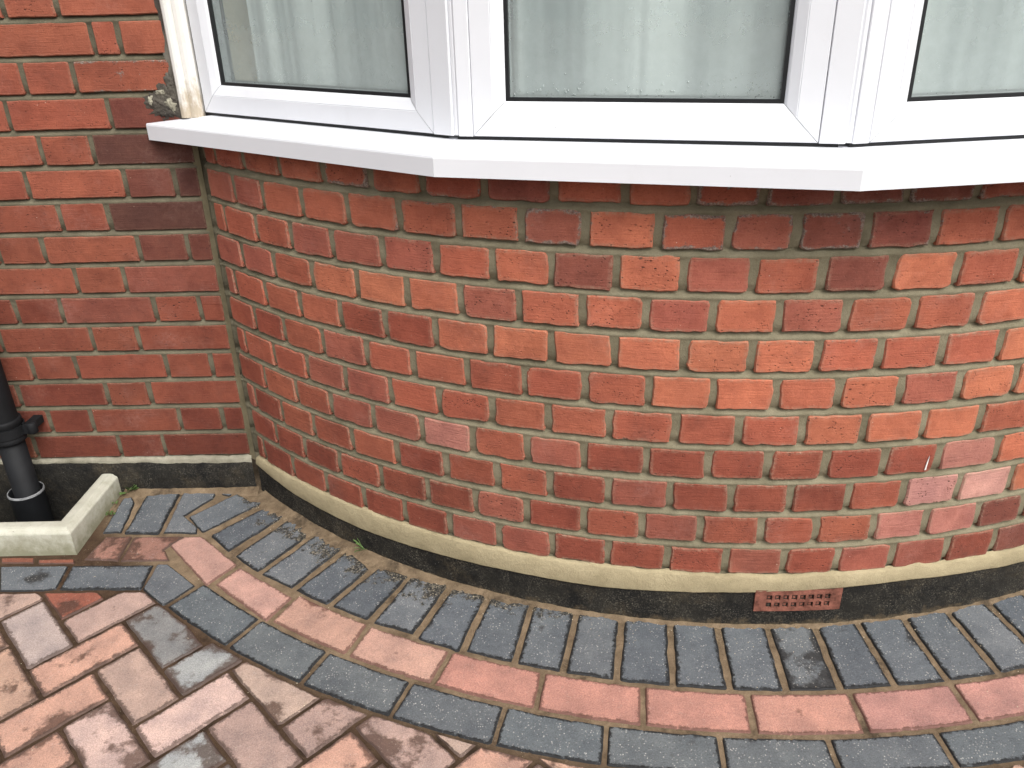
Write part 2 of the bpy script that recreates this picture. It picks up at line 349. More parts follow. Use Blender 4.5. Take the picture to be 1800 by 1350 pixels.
def slab(P, depth, bevel, rimw, step, jit, rad, seed):
    """A brick or block seen from its face: polygon P (mm, CCW) in the local XY plane, face at z = 0, body down to -depth.
    Returns verts, faces, rim; the outline is uneven and the corners are worn."""
    if area(P) < 0: P = P[::-1]
    n = len(P)
    mind = min(math.hypot(P[i][0] - P[i - 1][0], P[i][1] - P[i - 1][1]) for i in range(n))
    rad = min(rad, mind * 0.25); rimw = min(rimw, mind * 0.22, math.sqrt(abs(area(P))) * 0.16)
    Q = [offset_poly(P, d) for d in (0, bevel, rimw)]
    par = []
    for i in range(n):
        a, b = P[i], P[(i + 1) % n]; Ln = math.hypot(b[0] - a[0], b[1] - a[1])
        rr = rad * rnd.uniform(0.5, 1.5)
        par.append((i, 0.0, 1.0 * rr))
        t0 = min(rr / Ln, 0.3); k = max(1, int(Ln * (1 - 2 * t0) / step))
        for j in range(k + 1): par.append((i, t0 + (1 - 2 * t0) * j / k, 0.0))
    rings = [[], [], [], []]
    for (i, t, cut) in par:
        def at(q):
            a, b = Q[q][i], Q[q][(i + 1) % n]; return Vector((a[0] + (b[0] - a[0]) * t, a[1] + (b[1] - a[1]) * t))
        e = Vector((P[(i + 1) % n][0] - P[i][0], P[(i + 1) % n][1] - P[i][1])).normalized(); nr = Vector((-e.y, e.x))
        o0 = at(0); o1 = at(1); o2 = at(2)
        if cut:
            inw = (o1 - o0).normalized(); o0 = o0 + inw * cut * 0.41; o1 = o1 + inw * cut * 0.36
            w = Vector((0, 0))
        else:
            j = (vn(o0.x * 0.035 + seed, o0.y * 0.035, seed * 3.7) * 1.1 + vn(o0.x * 0.14, o0.y * 0.14 + seed, seed) * 0.6) * jit
            w = nr * (j + jit * 0.3)
        rings[0].append((o0.x + w.x, o0.y + w.y, -depth)); rings[1].append((o0.x + w.x, o0.y + w.y, -bevel * 1.3))
        rings[2].append((o1.x + w.x, o1.y + w.y, 0.0)); rings[3].append((o2.x, o2.y, rnd.uniform(-0.15, 0.25)))
    m = len(par); v = rings[0] + rings[1] + rings[2] + rings[3]; fs = []
    for q in range(3):
        for k in range(m):
            k2 = (k + 1) % m; fs.append((q * m + k, q * m + k2, (q + 1) * m + k2, (q + 1) * m + k))
    fs.append(tuple(3 * m + k for k in range(m)))
    rim = [1.0] * m + [1.0] * m + [1.0] * m + [0.0] * m
    return v, fs, rim

def place(v, o, ex, ey, ez):
    return [(o[0] + ex[0] * x + ey[0] * y + ez[0] * z, o[1] + ex[1] * x + ey[1] * y + ez[1] * z, o[2] + ex[2] * x + ey[2] * y + ez[2] * z) for x, y, z in v]

# ------------------------------------------------------------------ brick colours (fired clay, brick by brick, some with shade painted in)
BC = {'o': (0.42, 0.140, 0.080), 'r': (0.345, 0.104, 0.063), 'd': (0.27, 0.075, 0.047), 'p': (0.315, 0.101, 0.070),
      'b': (0.205, 0.066, 0.048), 'k': (0.44, 0.185, 0.15), 'K': (0.52, 0.27, 0.235), 'n': (0.135, 0.055, 0.043)}
def bcol(ch):
    c = BC[ch]; k = rnd.uniform(0.92, 1.09); h = rnd.uniform(-0.05, 0.05)
    return (c[0] * k, c[1] * k * (1 + h), c[2] * k * (1 + h * 0.6), 1.0)

# ------------------------------------------------------------------ bay wall (curved, all headers)
def bay_pt(s, z, d=0.0):
    a = s / RB; return (CX + (RB + d) * math.sin(a), CY - (RB + d) * math.cos(a), z)
S0 = -1352.0; S1 = 1352.0
JOINTS = {
 10: [-1066, -942, -826, -712, -591, -465, -344, -232, -119, -2, 112, 232],
 9: [-1240, -1133, -1011, -889, -767, -644, -524, -410, -286, -170, -60, 55, 170, 287],
 8: [-1301, -1175, -1059, -939, -814, -695, -580, -470, -355, -240, -124, -9, 107, 225, 341],
 7: [-1252, -1132, -1009, -887, -765, -648, -531, -413, -300, -185, -72, 43, 161, 277],
 6: [-1306, -1181, -1060, -940, -824, -707, -590, -472, -353, -230, -112, 3, 114, 230, 343],
 5: [-1244, -1131, -1004, -881, -764, -642, -524, -407, -289, -173, -61, 52, 166, 279, 394],
 4: [-1307, -1186, -1068, -949, -828, -710, -594, -477, -359, -236, -120, -4, 109, 224, 339],
 3: [-1245, -1121, -1006, -881, -757, -639, -521, -406, -287, -170, -60, 49, 161, 270, 395],
 2: [-1193, -1075, -952, -826, -704, -587, -475, -357, -237, -122, -9, 103, 214, 328, 447],
 1: [-1237, -1123, -1004, -878, -755, -640, -525, -405, -288, -175, -56, 51, 165, 275, 389, 497],
 0: [-1313, -1184, -1060, -937, -822, -705, -588, -471, -355, -235, -119, -3, 104, 217, 336, 445]}
# colours from the left: the first letter is the brick left of the first measured joint (three letters in the top course)
COLS = {10: 'rrrrrrdbrrdbbbd', 9: 'pprrrrrporpbbrr', 8: 'rrrpppro' 'boprboro', 7: 'pprooopr' 'rpoprro', 6: 'prrrddoooooorrro', 5: 'rdrprrdrrooropoo',  # top course: sill shadow put into its darker letters
        4: 'drrpprrrrrrrooor', 3: 'drrppkrpddddddko', 2: 'drrrddrdpdddrKKo', 1: 'dddrddpdrprrrkkbd', 0: 'ddddddppdddpdppdb'}
bay = thing('brick_wall', (CX, CY - RB, -122), 'curved red brick bay wall laid in headers under the window sill', 'wall')
for k in range(11):
    js = list(JOINTS[k])
    while js[0] - S0 > 70: js.insert(0, js[0] - rnd.uniform(114, 120))
    js.insert(0, S0)
    while S1 - js[-1] > 70: js.append(js[-1] + rnd.uniform(112, 119))
    js.append(S1)
    nvis = len(JOINTS[k]); cs = COLS[k]
    for i in range(len(js) - 1):
        a, b = js[i], js[i + 1]; w = b - a - rnd.uniform(11.5, 14.5)
        if w < 14: continue
        h = rnd.uniform(61.5, 65.0)
        sk = rnd.uniform(-1.5, 1.5)
        P = [(-w / 2 + sk, -h / 2), (w / 2 + sk, -h / 2 + rnd.uniform(-.8, .8)), (w / 2 - sk, h / 2), (-w / 2 - sk, h / 2 + rnd.uniform(-.8, .8))]
        v, fs, rim = slab(P, 40, 2.4, 11, 9, 2.5, rnd.uniform(4, 12), rnd.uniform(0, 90))
        s = (a + b) / 2; al = s / RB; o = bay_pt(s, k * 75 + 37.5 + rnd.uniform(-1.3, 1.3), rnd.uniform(-0.5, 1.2))
        ex = Vector((math.cos(al), math.sin(al), 0)); ez = Vector((math.sin(al), -math.cos(al), 0)); ey = Vector((0, 0, 1))
        ez = (ez + ex * rnd.uniform(-.006, .006) + ey * rnd.uniform(-.012, .012)).normalized()
        v = place(v, (0, 0, 0), ex, ey, ez)
        q = i - js.index(JOINTS[k][0]) + (3 if k == 10 else 1)
        ch = cs[q] if 0 <= q < len(cs) else rnd.choice('orrrdp')
        gm = 0.0
        if k >= 9 and -1000 < s < 420: gm = rnd.uniform(.15, .75) * (1.0 if k == 10 or s > -640 else .5)
        elif rnd.random() < .08: gm = rnd.uniform(.1, .3)
        cc = bcol(ch); dk = interp([(0, .88), (2, .90), (4, 1.06), (6, 1.15)], k)  # lower courses toned darker, upper ones lighter
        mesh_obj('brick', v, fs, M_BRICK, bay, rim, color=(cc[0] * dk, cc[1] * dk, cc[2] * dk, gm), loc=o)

def mortar_sheet(ptfun, s0, s1, ds, k0, k1, zmin=None):
    ss = [s0 + (s1 - s0) * i / round((s1 - s0) / ds) for i in range(round((s1 - s0) / ds) + 1)]
    zs = []
    for k in range(k0, k1 + 1):
        zs += [(k * 75 - 8.0, -2.2), (k * 75 - 5.5, -0.6), (k * 75 - 2.5, -1.8), (k * 75 + 1.5, -6.0), (k * 75 + 4.5, -10.5), (k * 75 + 8, -11.0)]
        if k < k1: zs += [(k * 75 + 14, -5.0), (k * 75 + 26, -3.2), (k * 75 + 37, -2.6), (k * 75 + 50, -2.6), (k * 75 + 61, -2.6)]
    v = []
    for (z, d) in zs:
        for s in ss:
            wz = 1.3 * vn(s * 0.012, z * 0.013, 4.4)
            dd = d + 1.5 * vn(s * 0.03, z * 0.03, 1.7) + 0.8 * vn(s * 0.11, z * 0.11, 8.1)
            v.append(ptfun(s, z + wz, min(dd, -0.3)))
    n = len(ss)
    fs = [(i * n + j, i * n + j + 1, (i + 1) * n + j + 1, (i + 1) * n + j) for i in range(len(zs) - 1) for j in range(n - 1)]
    return v, fs
v, fs = mortar_sheet(bay_pt, S0 - 8, S1 + 8, 11, 0, 11)
mesh_obj('mortar', v, fs, M_MORTAR, bay, smooth=True)
# bitumen painted foot and sand-cement fillet
FB = [(-1400, -18), (-1340, -22), (-1186, -38), (-946, -47), (-560, -43), (-362, -45), (-28, -31), (265, -21), (538, -30), (900, -36), (1400, -36)]
FT = [(-1400, 1), (-1350, 2), (-1174, 7), (-937, 8), (-558, 4), (-363, 7), (-32, 5), (258, 10), (526, 5), (1400, 5)]
ss = [S0 - 6 + i * 9 for i in range(int((S1 - S0 + 12) / 9) + 1)]
def strip_rows(rows):
    """rows: list of functions s -> (z, d)"""
    v = []; n = len(ss)
    for rf in rows:
        for s in ss:
            z, d = rf(s); v.append(bay_pt(s, z, d))
    return v, [(i * n + j, i * n + j + 1, (i + 1) * n + j + 1, (i + 1) * n + j) for i in range(len(rows) - 1) for j in range(n - 1)]
wob = lambda s, a, q: a * vn(s * 0.02, q, 2.2) + a * 0.5 * vn(s * 0.09, q, 5.5)
rows = [lambda s: (-170, 8), lambda s: (-128, 7 + wob(s, 2, 1)), lambda s: (-100, 6 + wob(s, 2, 2)), lambda s: (-70, 5 + wob(s, 1.5, 3)), lambda s: (interp(FB, s) - 6, 5 + wob(s, 1.2, 4)), lambda s: (interp(FB, s) + 4, 4)]
v, fs = strip_rows(rows); mesh_obj('bitumen_plinth', v, fs, M_BIT, bay, smooth=True)
rows = [lambda s: (interp(FB, s) + 1.2 * wob(s, 1, 5), 2.0), lambda s: (interp(FB, s) + 1.2 * wob(s, 1, 5), 8.6 + wob(s, .6, 15)), lambda s: (interp(FB, s) + 1.8 + wob(s, .8, 5), 9.2 + wob(s, .6, 6)),
        lambda s: (interp(FB, s) * 0.5 + interp(FT, s) * 0.5, 7.6 + wob(s, 1.2, 7)), lambda s: (interp(FT, s) - 5 + wob(s, 3, 8), 6.2 + wob(s, 1.2, 9)), lambda s: (interp(FT, s) - 1.5 + wob(s, 5.5, 8), 4.0), lambda s: (interp(FT, s) + 1 + wob(s, 5.5, 8), -4)]
v, fs = strip_rows(rows); mesh_obj('cement_fillet', v, fs, M_FILLET, bay, smooth=True)
# thin flake of white paint stuck on a brick
v = place([(-1.2, -14, .6), (1.6, -13, .6), (2.6, 4, .8), (3.2, 17, .6), (.6, 3, .6), (-1.2, -14, -1), (1.6, -13, -1), (2.6, 4, -1), (3.2, 17, -1), (.6, 3, -1)], bay_pt(246, 252, 1.6), (1, .14, 0), (0, 0, 1), (.14, -1, 0))
mesh_obj('paint_flake', v, [(0, 1, 2, 3, 4)] + [(i, 5 + i, 5 + (i + 1) % 5, (i + 1) % 5) for i in range(5)], M_PAINT, bay)

# ------------------------------------------------------------------ flat house wall (Flemish bond)
flat = thing('brick_wall', (-700, 0, -122), 'flat red brick house wall in Flemish bond beside the black downpipe', 'wall')
XL = -1500.0
NROW = 20
FC = {0: 'ddd', 1: 'ddrd', 2: 'rrdr', 3: 'rrrrr', 4: 'rrrd', 5: 'rrpdd', 6: 'prrr', 7: 'bbrr', 8: 'nrrr', 9: 'nbrrr', 10: 'nrrr', 11: 'brrr', 12: 'rrrr', 13: 'rrrrr', 14: 'rrr'}
for k in range(NROW):
    xe = -0.5 if k < 11 else -13.0
    js = [xe]
    if k % 2 == 1:
        x = -56.25 if k < 11 else -112.5
        if k >= 11:
            if k == 11: x = -168.75; js.append(x)
            else: js += [-112.5, -168.75]
            x = -168.75; nxt = 's'
        else:
            js.append(x); nxt = 'h'
    else: x = 0.0; nxt = 's'
    if k % 2 == 0: x = 0.0
    while x > XL:
        x -= 225.0 if nxt == 's' else 112.5
        nxt = 'h' if nxt == 's' else 's'; js.append(x + rnd.uniform(-3, 3))
    cs = FC.get(k, '')
    for i in range(len(js) - 1):
        b, a = js[i], js[i + 1]
        if i == 0: b += 4
        w = b - a - rnd.uniform(9, 11.5); h = rnd.uniform(63, 66)
        if w < 14: continue
        P = [(-w / 2, -h / 2), (w / 2, -h / 2 + rnd.uniform(-.6, .6)), (w / 2 + rnd.uniform(-1, 1), h / 2), (-w / 2 + rnd.uniform(-1, 1), h / 2)]
        v, fs, rim = slab(P, 40, 2.2, 8, 14, 1.2, rnd.uniform(2, 5), rnd.uniform(0, 90))
        rim = [q * 0.55 for q in rim]
        v = place(v, (0, 0, 0), (1, 0, 0), (0, 0, 1), (0, -1, rnd.uniform(-.008, .008)))
        ch = cs[i] if i < len(cs) else rnd.choice('rrrrdo')
        gm = rnd.uniform(.3, .7) if (i == 0 and k in (10, 11, 12)) else 0.0
        mesh_obj('brick', v, fs, M_BRICK, flat, rim, color=tuple(q * interp([(0, .50), (3, .60), (6, .68), (11, .84), (15, .92)], k) for q in bcol(ch)[:3]) + (gm,), loc=((a + b) / 2, rnd.uniform(-1, .6), k * 75 + 37.5 + rnd.uniform(-1, 1)))  # alcove shade put into the brick colour, deepest in the lowest courses
v, fs = mortar_sheet(lambda s, z, d: (s, -d, z), XL, 20, 12, 0, 11)
o = mesh_obj('mortar', v, fs, M_SHADEMORTAR, flat, smooth=True)
v, fs = mortar_sheet(lambda s, z, d: (s, -d, z), XL, -9, 12, 11, NROW)
mesh_obj('mortar', v, fs, M_SHADEMORTAR, flat, smooth=True)
# mortar in the internal corner
mb = MB(); nz = 90
for i in range(nz + 1):
    z = -8 + i * 9.3
    mb.v += [(-8 + 1 * vn(z * .03, 1, 1), 3.5, z), (0 + 1.5 * vn(z * .05, 2, 2), 1.0 + 1.5 * vn(z * .06, 5, 2), z), (6, -2.5 + 1.5 * vn(z * .04, 3, 1), z), (13, -7, z)]
for i in range(nz):
    for j in range(3): mb.f.append((i * 4 + j, i * 4 + j + 1, i * 4 + j + 5, i * 4 + j + 4))
mb.obj('corner_mortar', mortar_material('corner_mortar', (0.12, 0.105, 0.062), (0.20, 0.172, 0.108), (0.07, 0.062, 0.036)), flat, True)
# pale cement line and bitumen paint under the lowest course
xs = [XL + i * 10 for i in range(int((5 - XL) / 10) + 1)]
def flat_strip(name, rows, mat):
    v = []; n = len(xs)
    for rf in rows:
        for x in xs:
            z, d = rf(x); v.append((x, -d, z))
    return mesh_obj(name, v, [(i * n + j, i * n + j + 1, (i + 1) * n + j + 1, (i + 1) * n + j) for i in range(len(rows) - 1) for j in range(n - 1)], mat, flat, smooth=True)
edge = lambda x: interp([(-800, -9), (-500, -10), (-420, -11), (-200, -14), (0, -17)], x) + wob(x, 3.5, 12)
flat_strip('cement_line', [lambda x: (edge(x) - 4, 3), lambda x: (edge(x), 3.6), lambda x: (-6, 3.4 + wob(x, 1, 14)), lambda x: (-1 + wob(x, 5, 13), 1.5), lambda x: (3 + wob(x, 5, 13), -5)], M_PALECEM)
PL_ROWS = [lambda x: (-330, 6), lambda x: (-125, 6 + wob(x, 2, 1)), lambda x: (-95, 6 + wob(x, 2, 2)), lambda x: (-60, 5 + wob(x, 2, 2)), lambda x: (edge(x) - 3, 5 + wob(x, 1, 3)), lambda x: (edge(x) + 1, 2.5)]
xall = xs
xs = [x for x in xall if x <= -400]; flat_strip('bitumen_plinth', PL_ROWS, M_BITPIT)
xs = [x for x in xall if x >= -401]; flat_strip('bitumen_plinth', PL_ROWS, M_BITFLAT)
xs = xall
# dirty mortar lump left where the sill meets the wall
def lump(cx, cz, rx, rz, ry, name, mat, seed, parent):
    nu, nv = 44, 12; v = [(cx, -ry, cz)]; fs = []
    for j in range(1, nv + 1):
        for i in range(nu):
            a = 2 * math.pi * i / nu; q = j / nv
            k = 1 + 0.30 * vn(math.cos(a) * 1.6 + seed, math.sin(a) * 1.6, seed) + 0.42 * vn(math.cos(a) * 4 + seed, math.sin(a) * 4, seed) + 0.2 * vn(math.cos(a) * 11 + seed, math.sin(a) * 11, seed)
            x = cx + rx * q * k * math.cos(a); z = cz + rz * q * k * math.sin(a)
            d = ry * (1 - q ** 2.4) + 3.5 * vn(x * .07, z * .07, seed) * (1 - q ** 4) + 3.0 * vn(x * .2, z * .2, seed) * (1 - q ** 4)
            v.append((x, -max(d, -3) - 0.2, z))
    for i in range(nu): fs.append((0, 1 + i, 1 + (i + 1) % nu))
    for j in range(nv - 1):
        for i in range(nu): fs.append((1 + j * nu + i, 1 + (j + 1) * nu + i, 1 + (j + 1) * nu + (i + 1) % nu, 1 + j * nu + (i + 1) % nu))
    return mesh_obj(name, v, fs, mat, parent, smooth=True)
for q, (lx, lz, rx, rz, ry, mt) in enumerate([(-40, 872, 40, 26, 3.5, M_SOOT), (-28, 893, 30, 30, 4, M_SOOT), (-62, 884, 22, 20, 3, M_SOOT), (-20, 915, 14, 34, 4, M_SOOT), (-30, 878, 14, 22, 7, M_PALECEM), (-72, 886, 7, 12, 4, M_PALECEM), (-46, 903, 12, 6, 4, M_PALECEM), (-40, 862, 24, 10, 8, M_SOOT)]):
    lump(lx, lz, rx, rz, ry, 'mortar_patch', mt, 2.3 + 3.1 * q, flat)
mb = MB()
for i in range(60):
    z = 850 + i * 11; w = 9 + 6 * vn(z * .03, 3, 1) + 3 * vn(z * .12, 1, 2)
    mb.v += [(-14 - w, 0.5, z), (-10, -3.5 + 1.5 * vn(z * .05, 1, 4), z), (-2, -2, z)]
for i in range(59):
    for j in range(2): mb.f.append((i * 3 + j, i * 3 + j + 1, i * 3 + j + 4, i * 3 + j + 3))
mb.obj('sealant_line', M_SOOT, flat, True)

# ------------------------------------------------------------------ air vent in the plinth
vent = thing('air_vent', bay_pt(34, -122, 8), 'small terracotta air brick with two rows of square holes in the black plinth', 'vent')
def vent_pt(x, z, d):        # x along the arc from the vent's middle
    return bay_pt(34 + x, z, d)
z0, z1, xw = -81.0, -27.0, 88.0
mb = MB(); tb = MB()
xs8 = [-59 + i * 16.9 for i in range(8)]
rowsz = [(-46.5, 6.6), (-65.0, 6.4)]
def quad(mbx, a, b, c, d): mbx.add([a, b, c, d], [(0, 1, 2, 3)])
xc = sorted(set([-xw] + [x + q for x in xs8 for q in (-5.6, 5.6)] + [xw])); zc = sorted(set([z0] + [z + q for z, hh in rowsz for q in (-hh, hh)] + [z1]))
D0 = 9.0
for i in range(len(xc) - 1):
    for j in range(len(zc) - 1):
        xa, xb, za, zb = xc[i], xc[i + 1], zc[j], zc[j + 1]; xm, zm = (xa + xb) / 2, (za + zb) / 2
        hole = any(abs(xm - x) < 3 for x in xs8) and any(abs(zm - z) < 3 for z, hh in rowsz)
        if not hole: quad(mb, vent_pt(xa, za, D0), vent_pt(xb, za, D0), vent_pt(xb, zb, D0), vent_pt(xa, zb, D0))
        else:
            dep = -10
            for (p, q) in (((xa, za), (xb, za)), ((xb, za), (xb, zb)), ((xb, zb), (xa, zb)), ((xa, zb), (xa, za))):
                quad(mb, vent_pt(*p, D0), vent_pt(*p, dep), vent_pt(*q, dep), vent_pt(*q, D0))
            quad(mb, vent_pt(xa, za, dep), vent_pt(xb, za, dep), vent_pt(xb, zb, dep), vent_pt(xa, zb, dep))
for (p, q) in (((-xw, z0), (xw, z0)), ((xw, z0), (xw, z1)), ((xw, z1), (-xw, z1)), ((-xw, z1), (-xw, z0))):
    quad(mb, vent_pt(*p, D0), vent_pt(*p, 0), vent_pt(*q, 0), vent_pt(*q, D0))
mb.obj('vent_face', M_TERRA, vent)
for (z, hh) in rowsz:                                  # small square stub standing in every hole
    for x in xs8:
        t = MB(); a = 2.6; zz = z - 1.0
        vs = [vent_pt(x + sx * a, zz + sz * a * 1.05, d) for d in (-10, 5.5) for sx, sz in ((-1, -1), (1, -1), (1, 1), (-1, 1))]
        t.add(vs, [(4, 5, 6, 7), (0, 1, 5, 4), (1, 2, 6, 5), (2, 3, 7, 6), (3, 0, 4, 7)])
        t.obj('vent_stub', M_TERRA, vent)

# ------------------------------------------------------------------ bay window
V = [Vector((-90, -8)), Vector((576.6, -465.1)), Vector((1218.0, -635.6)), Vector((1874.0, -545.0)), Vector((2560.0, -8.0))]
def off_line(d):
    """polyline of the window plan moved d inwards, mitred at the bends"""
    ns = []; ts = []
    for a, b in zip(V, V[1:]):
        t = (b - a).normalized(); n = Vector((t.y, -t.x)); n = n if n.y < 0 else -n
        ts.append(t); ns.append(n)
    out = [V[0] - ns[0] * d]
    for i in range(1, len(V) - 1):
        q = ns[i - 1] + ns[i]; out.append(V[i] - q / (1 + ns[i - 1].dot(ns[i])) * d)
    out.append(V[-1] - ns[-1] * d)
    return out, ts, ns
win = thing('bay_window', (1218, -300, 826), 'white plastic bay window with angled frames and condensation on the panes', 'window')
# sill
prof = [(130, 828), (9, 828), (9, 806), (0, 807), (0, 837), (1.0, 840.5), (3, 841.4), (80, 853.6), (130, 861)]
mb = MB(); lines = []
for (d, z) in prof:
    L, ts, ns = off_line(d)
    pts = [L[0], V[0]] if False else list(L)
    # the left end stops against the flat wall: slide the end point along the facet until y = -4
    t0 = ts[0]; q = L[0]; k = (-4.0 - q.y) / t0.y
    if q.y > -4.0: pts[0] = q + t0 * k
    tl = ts[-1]; q = L[-1]; k = (-4.0 - q.y) / tl.y
    if q.y > -4.0: pts[-1] = q + tl * k
    lines.append([(p.x, p.y, z) for p in pts])
n = len(V)
for ln in lines: mb.v += ln
for i in range(len(lines) - 1):
    for j in range(n - 1): mb.f.append((i * n + j, i * n + j + 1, (i + 1) * n + j + 1, (i + 1) * n + j))
mb.f.append(tuple(i * n for i in range(len(lines)))); mb.f.append(tuple(i * n + n - 1 for i in range(len(lines)))[::-1])
sill = mb.obj('window_sill', M_UPVC, win)
# bent joint covers on the sill corners: thin raised seams
# frames
DF = 80.0
LF, TS, NS = off_line(DF)
def fpt(i, t, n_, z):            # facet i: t mm along, n_ mm outwards of the frame face, z
    a = LF[i]; return (a.x + TS[i].x * t + NS[i].x * n_, a.y + TS[i].y * t + NS[i].y * n_, z)
ZB, ZT = 860.5, 1980.0
LENS = [(LF[i + 1] - LF[i]).length for i in range(4)]
# start/end of each frame along its facet
def along(i, x): return (x - LF[i].x) / TS[i].x
SPAN = [(along(0, 41.0), along(0, 570.0)), (along(1, 641.0), along(1, 1180.0)), (along(2, 1255.0), LENS[2] - 36), (36, LENS[3] - 45)]
FW = 57.0
def member(i, side, t0, t1):
    """one mitred bar of a frame; profile: flat face, small step, sloping bead down to the glass"""
    pr = [(0.3, -62), (0.3, -1.2), (1.5, 0), (35.0, 0), (36.0, -0.8), (36.8, -0.1), (52.0, -6.0), (FW - 2, -8.5), (FW, -11.5), (FW, -46)]
    v = []
    for (w, d) in pr:
        g = 0.5
        if side == 'b': q = [(t0 + w + g, ZB + w), (t1 - w - g, ZB + w)]
        if side == 't': q = [(t0 + w + g, ZT - w), (t1 - w - g, ZT - w)]
        if side == 'l': q = [(t0 + w, ZB + w + g), (t0 + w, ZT - w - g)]
        if side == 'r': q = [(t1 - w, ZB + w + g), (t1 - w, ZT - w - g)]
        v += [fpt(i, a, d, z) for a, z in q]
    fs = [(2 * j, 2 * j + 1, 2 * j + 3, 2 * j + 2) for j in range(len(pr) - 1)]
    return v, fs
for i in range(4):
    t0, t1 = SPAN[i]
    fr = MB()
    for side in 'btlr':
        v, fs = member(i, side, t0, t1); fr.add(v, fs)
    frame = fr.obj('window_frame', M_UPVC, win)
    def ringbox(name, w0, w1, d0, d1, mat):
        b = MB(); R_ = []
        for (w, d) in ((w0, d1), (w0, d0), (w1, d0), (w1, d1)):
            R_.append([fpt(i, t0 + w, d, ZB + w), fpt(i, t1 - w, d, ZB + w), fpt(i, t1 - w, d, ZT - w), fpt(i, t0 + w, d, ZT - w)])
        for rg in R_: b.v += rg
        for q in range(3):
            for k in range(4): b.f.append((q * 4 + k, q * 4 + (k + 1) % 4, (q + 1) * 4 + (k + 1) % 4, (q + 1) * 4 + k))
        return b.obj(name, mat, frame)
    ringbox('glazing_gasket', FW - 1, FW + 5.5, -10.5, -18, M_RUBBER)
    ringbox('spacer_bar', FW + 1.5, FW + 4.5, -19, -35, M_SPACER)
    ringbox('inner_gasket', FW - 1, FW + 7, -36.5, -42, M_RUBBER)
    w = FW + 1
    gl = MB(); gl.add([fpt(i, t0 + w, -17.5, ZB + w), fpt(i, t1 - w, -17.5, ZB + w), fpt(i, t1 - w, -17.5, ZT - w), fpt(i, t0 + w, -17.5, ZT - w)], [(0, 1, 2, 3)])
    gl.obj('glass_pane', M_GLASS, frame)
    # dark packer gap under the frame
    g = MB(); b0 = [fpt(i, t0 - 30, -5, 850), fpt(i, t1 + 30, -5, 850), fpt(i, t1 + 30, -5, 861.5), fpt(i, t0 - 30, -5, 861.5), fpt(i, t0 - 30, -50, 850), fpt(i, t1 + 30, -50, 850), fpt(i, t1 + 30, -50, 861.5), fpt(i, t0 - 30, -50, 861.5)]
    g.add(b0, [(0, 1, 2, 3), (3, 2, 6, 7)]); g.obj('packer_gap', M_RUBBER, win)
# coupling posts between frames: two flats that meet in a narrow groove on the corner
for i in (0, 1, 2):
    c = LF[i + 1]
    ta0 = SPAN[i][1]; tb0 = SPAN[i + 1][0]
    La = LENS[i]
    A = [(ta0 + 0.6, -55), (ta0 + 0.6, -0.5), (ta0 + 1.8, 1.2), (La - 7, 1.2), (La - 5.5, 0.2), (La - 5.0, -5.0)]
    B = [(5.0, -5.0), (5.5, 0.2), (7, 1.2), (tb0 - 1.8, 1.2), (tb0 - 0.6, -0.5), (tb0 - 0.6, -55)]
    for nm, fi, pr in (('coupling_post', i, A), ('coupling_post', i + 1, B)):
        b = MB()
        for (t, d) in pr: b.v += [fpt(fi, t, d, ZB), fpt(fi, t, d, ZT)]
        for j in range(len(pr) - 1): b.f.append((2 * j, 2 * j + 2, 2 * j + 3, 2 * j + 1))
        b.f.append(tuple(2 * j for j in range(len(pr))))
        b.obj(nm, M_UPVC, win)
    b = MB()
    pr = [fpt(i, La - 6.0, -2.5, 0)[:2], fpt(i, La - 2, -1.2, 0)[:2], fpt(i + 1, 2, -1.2, 0)[:2], fpt(i + 1, 6.0, -2.5, 0)[:2]]
    for p in pr: b.v += [(p[0], p[1], ZB + 1), (p[0], p[1], ZT)]
    for j in range(3): b.f.append((2 * j, 2 * j + 2, 2 * j + 3, 2 * j + 1))
    b.obj('groove_strip', M_UPVC, win)
# aged quadrant trim down the left jamb
b = MB(); pr = [(-9, 10), (-9, -9), (-6, -13), (0, -15.5), (6, -14.5), (10, -11.5), (11, -9), (13, -8.5), (15, -10), (22, -11), (29, -10), (33, -6), (37, -3), (38, 8)]
for (x, y) in pr: b.v += [(x, y, 850 + 0.10 * (-y)), (x, y, ZT)]
for j in range(len(pr) - 1): b.f.append((2 * j, 2 * j + 2, 2 * j + 3, 2 * j + 1))
b.obj('jamb_trim', M_TRIM, win)
b = MB(); Lo, _, _ = off_line(70); Li, _, _ = off_line(140)
for a in Lo: b.v += [(a.x, min(a.y, 0), ZT), (a.x, min(a.y, 0), ZT + 120)]
k0 = len(b.v)
for j in range(4): b.f.append((2 * j, 2 * j + 2, 2 * j + 3, 2 * j + 1))
b.obj('head_board', M_UPVC, win)
# drops of condensation run together along the foot of the middle pane
b = MB()
def droplet(i, t, z, rx, rz, d):
    v = [fpt(i, t, d + 1.5, z)]; nn = 8
    for k in range(nn):
        a = 2 * math.pi * k / nn; v.append(fpt(i, t + .75 * rx * math.cos(a), d + 1.0, z + .75 * rz * math.sin(a)))
    for k in range(nn):
        a = 2 * math.pi * k / nn; v.append(fpt(i, t + rx * math.cos(a), d, z + rz * math.sin(a)))
    f_ = [(0, 1 + k, 1 + (k + 1) % nn) for k in range(nn)] + [(1 + k, 1 + nn + k, 1 + nn + (k + 1) % nn, 1 + (k + 1) % nn) for k in range(nn)]
    b.add(v, f_)
t0, t1 = SPAN[1]
for q in range(70):
    t = t0 + FW + 12 + rnd.random() * (t1 - t0 - 2 * FW - 24); z = ZB + FW + 8 + abs(rnd.gauss(0, 14)); s_ = rnd.uniform(0.8, 2.0)
    droplet(1, t, z, s_, s_ * rnd.uniform(1, 1.5), -17.3)
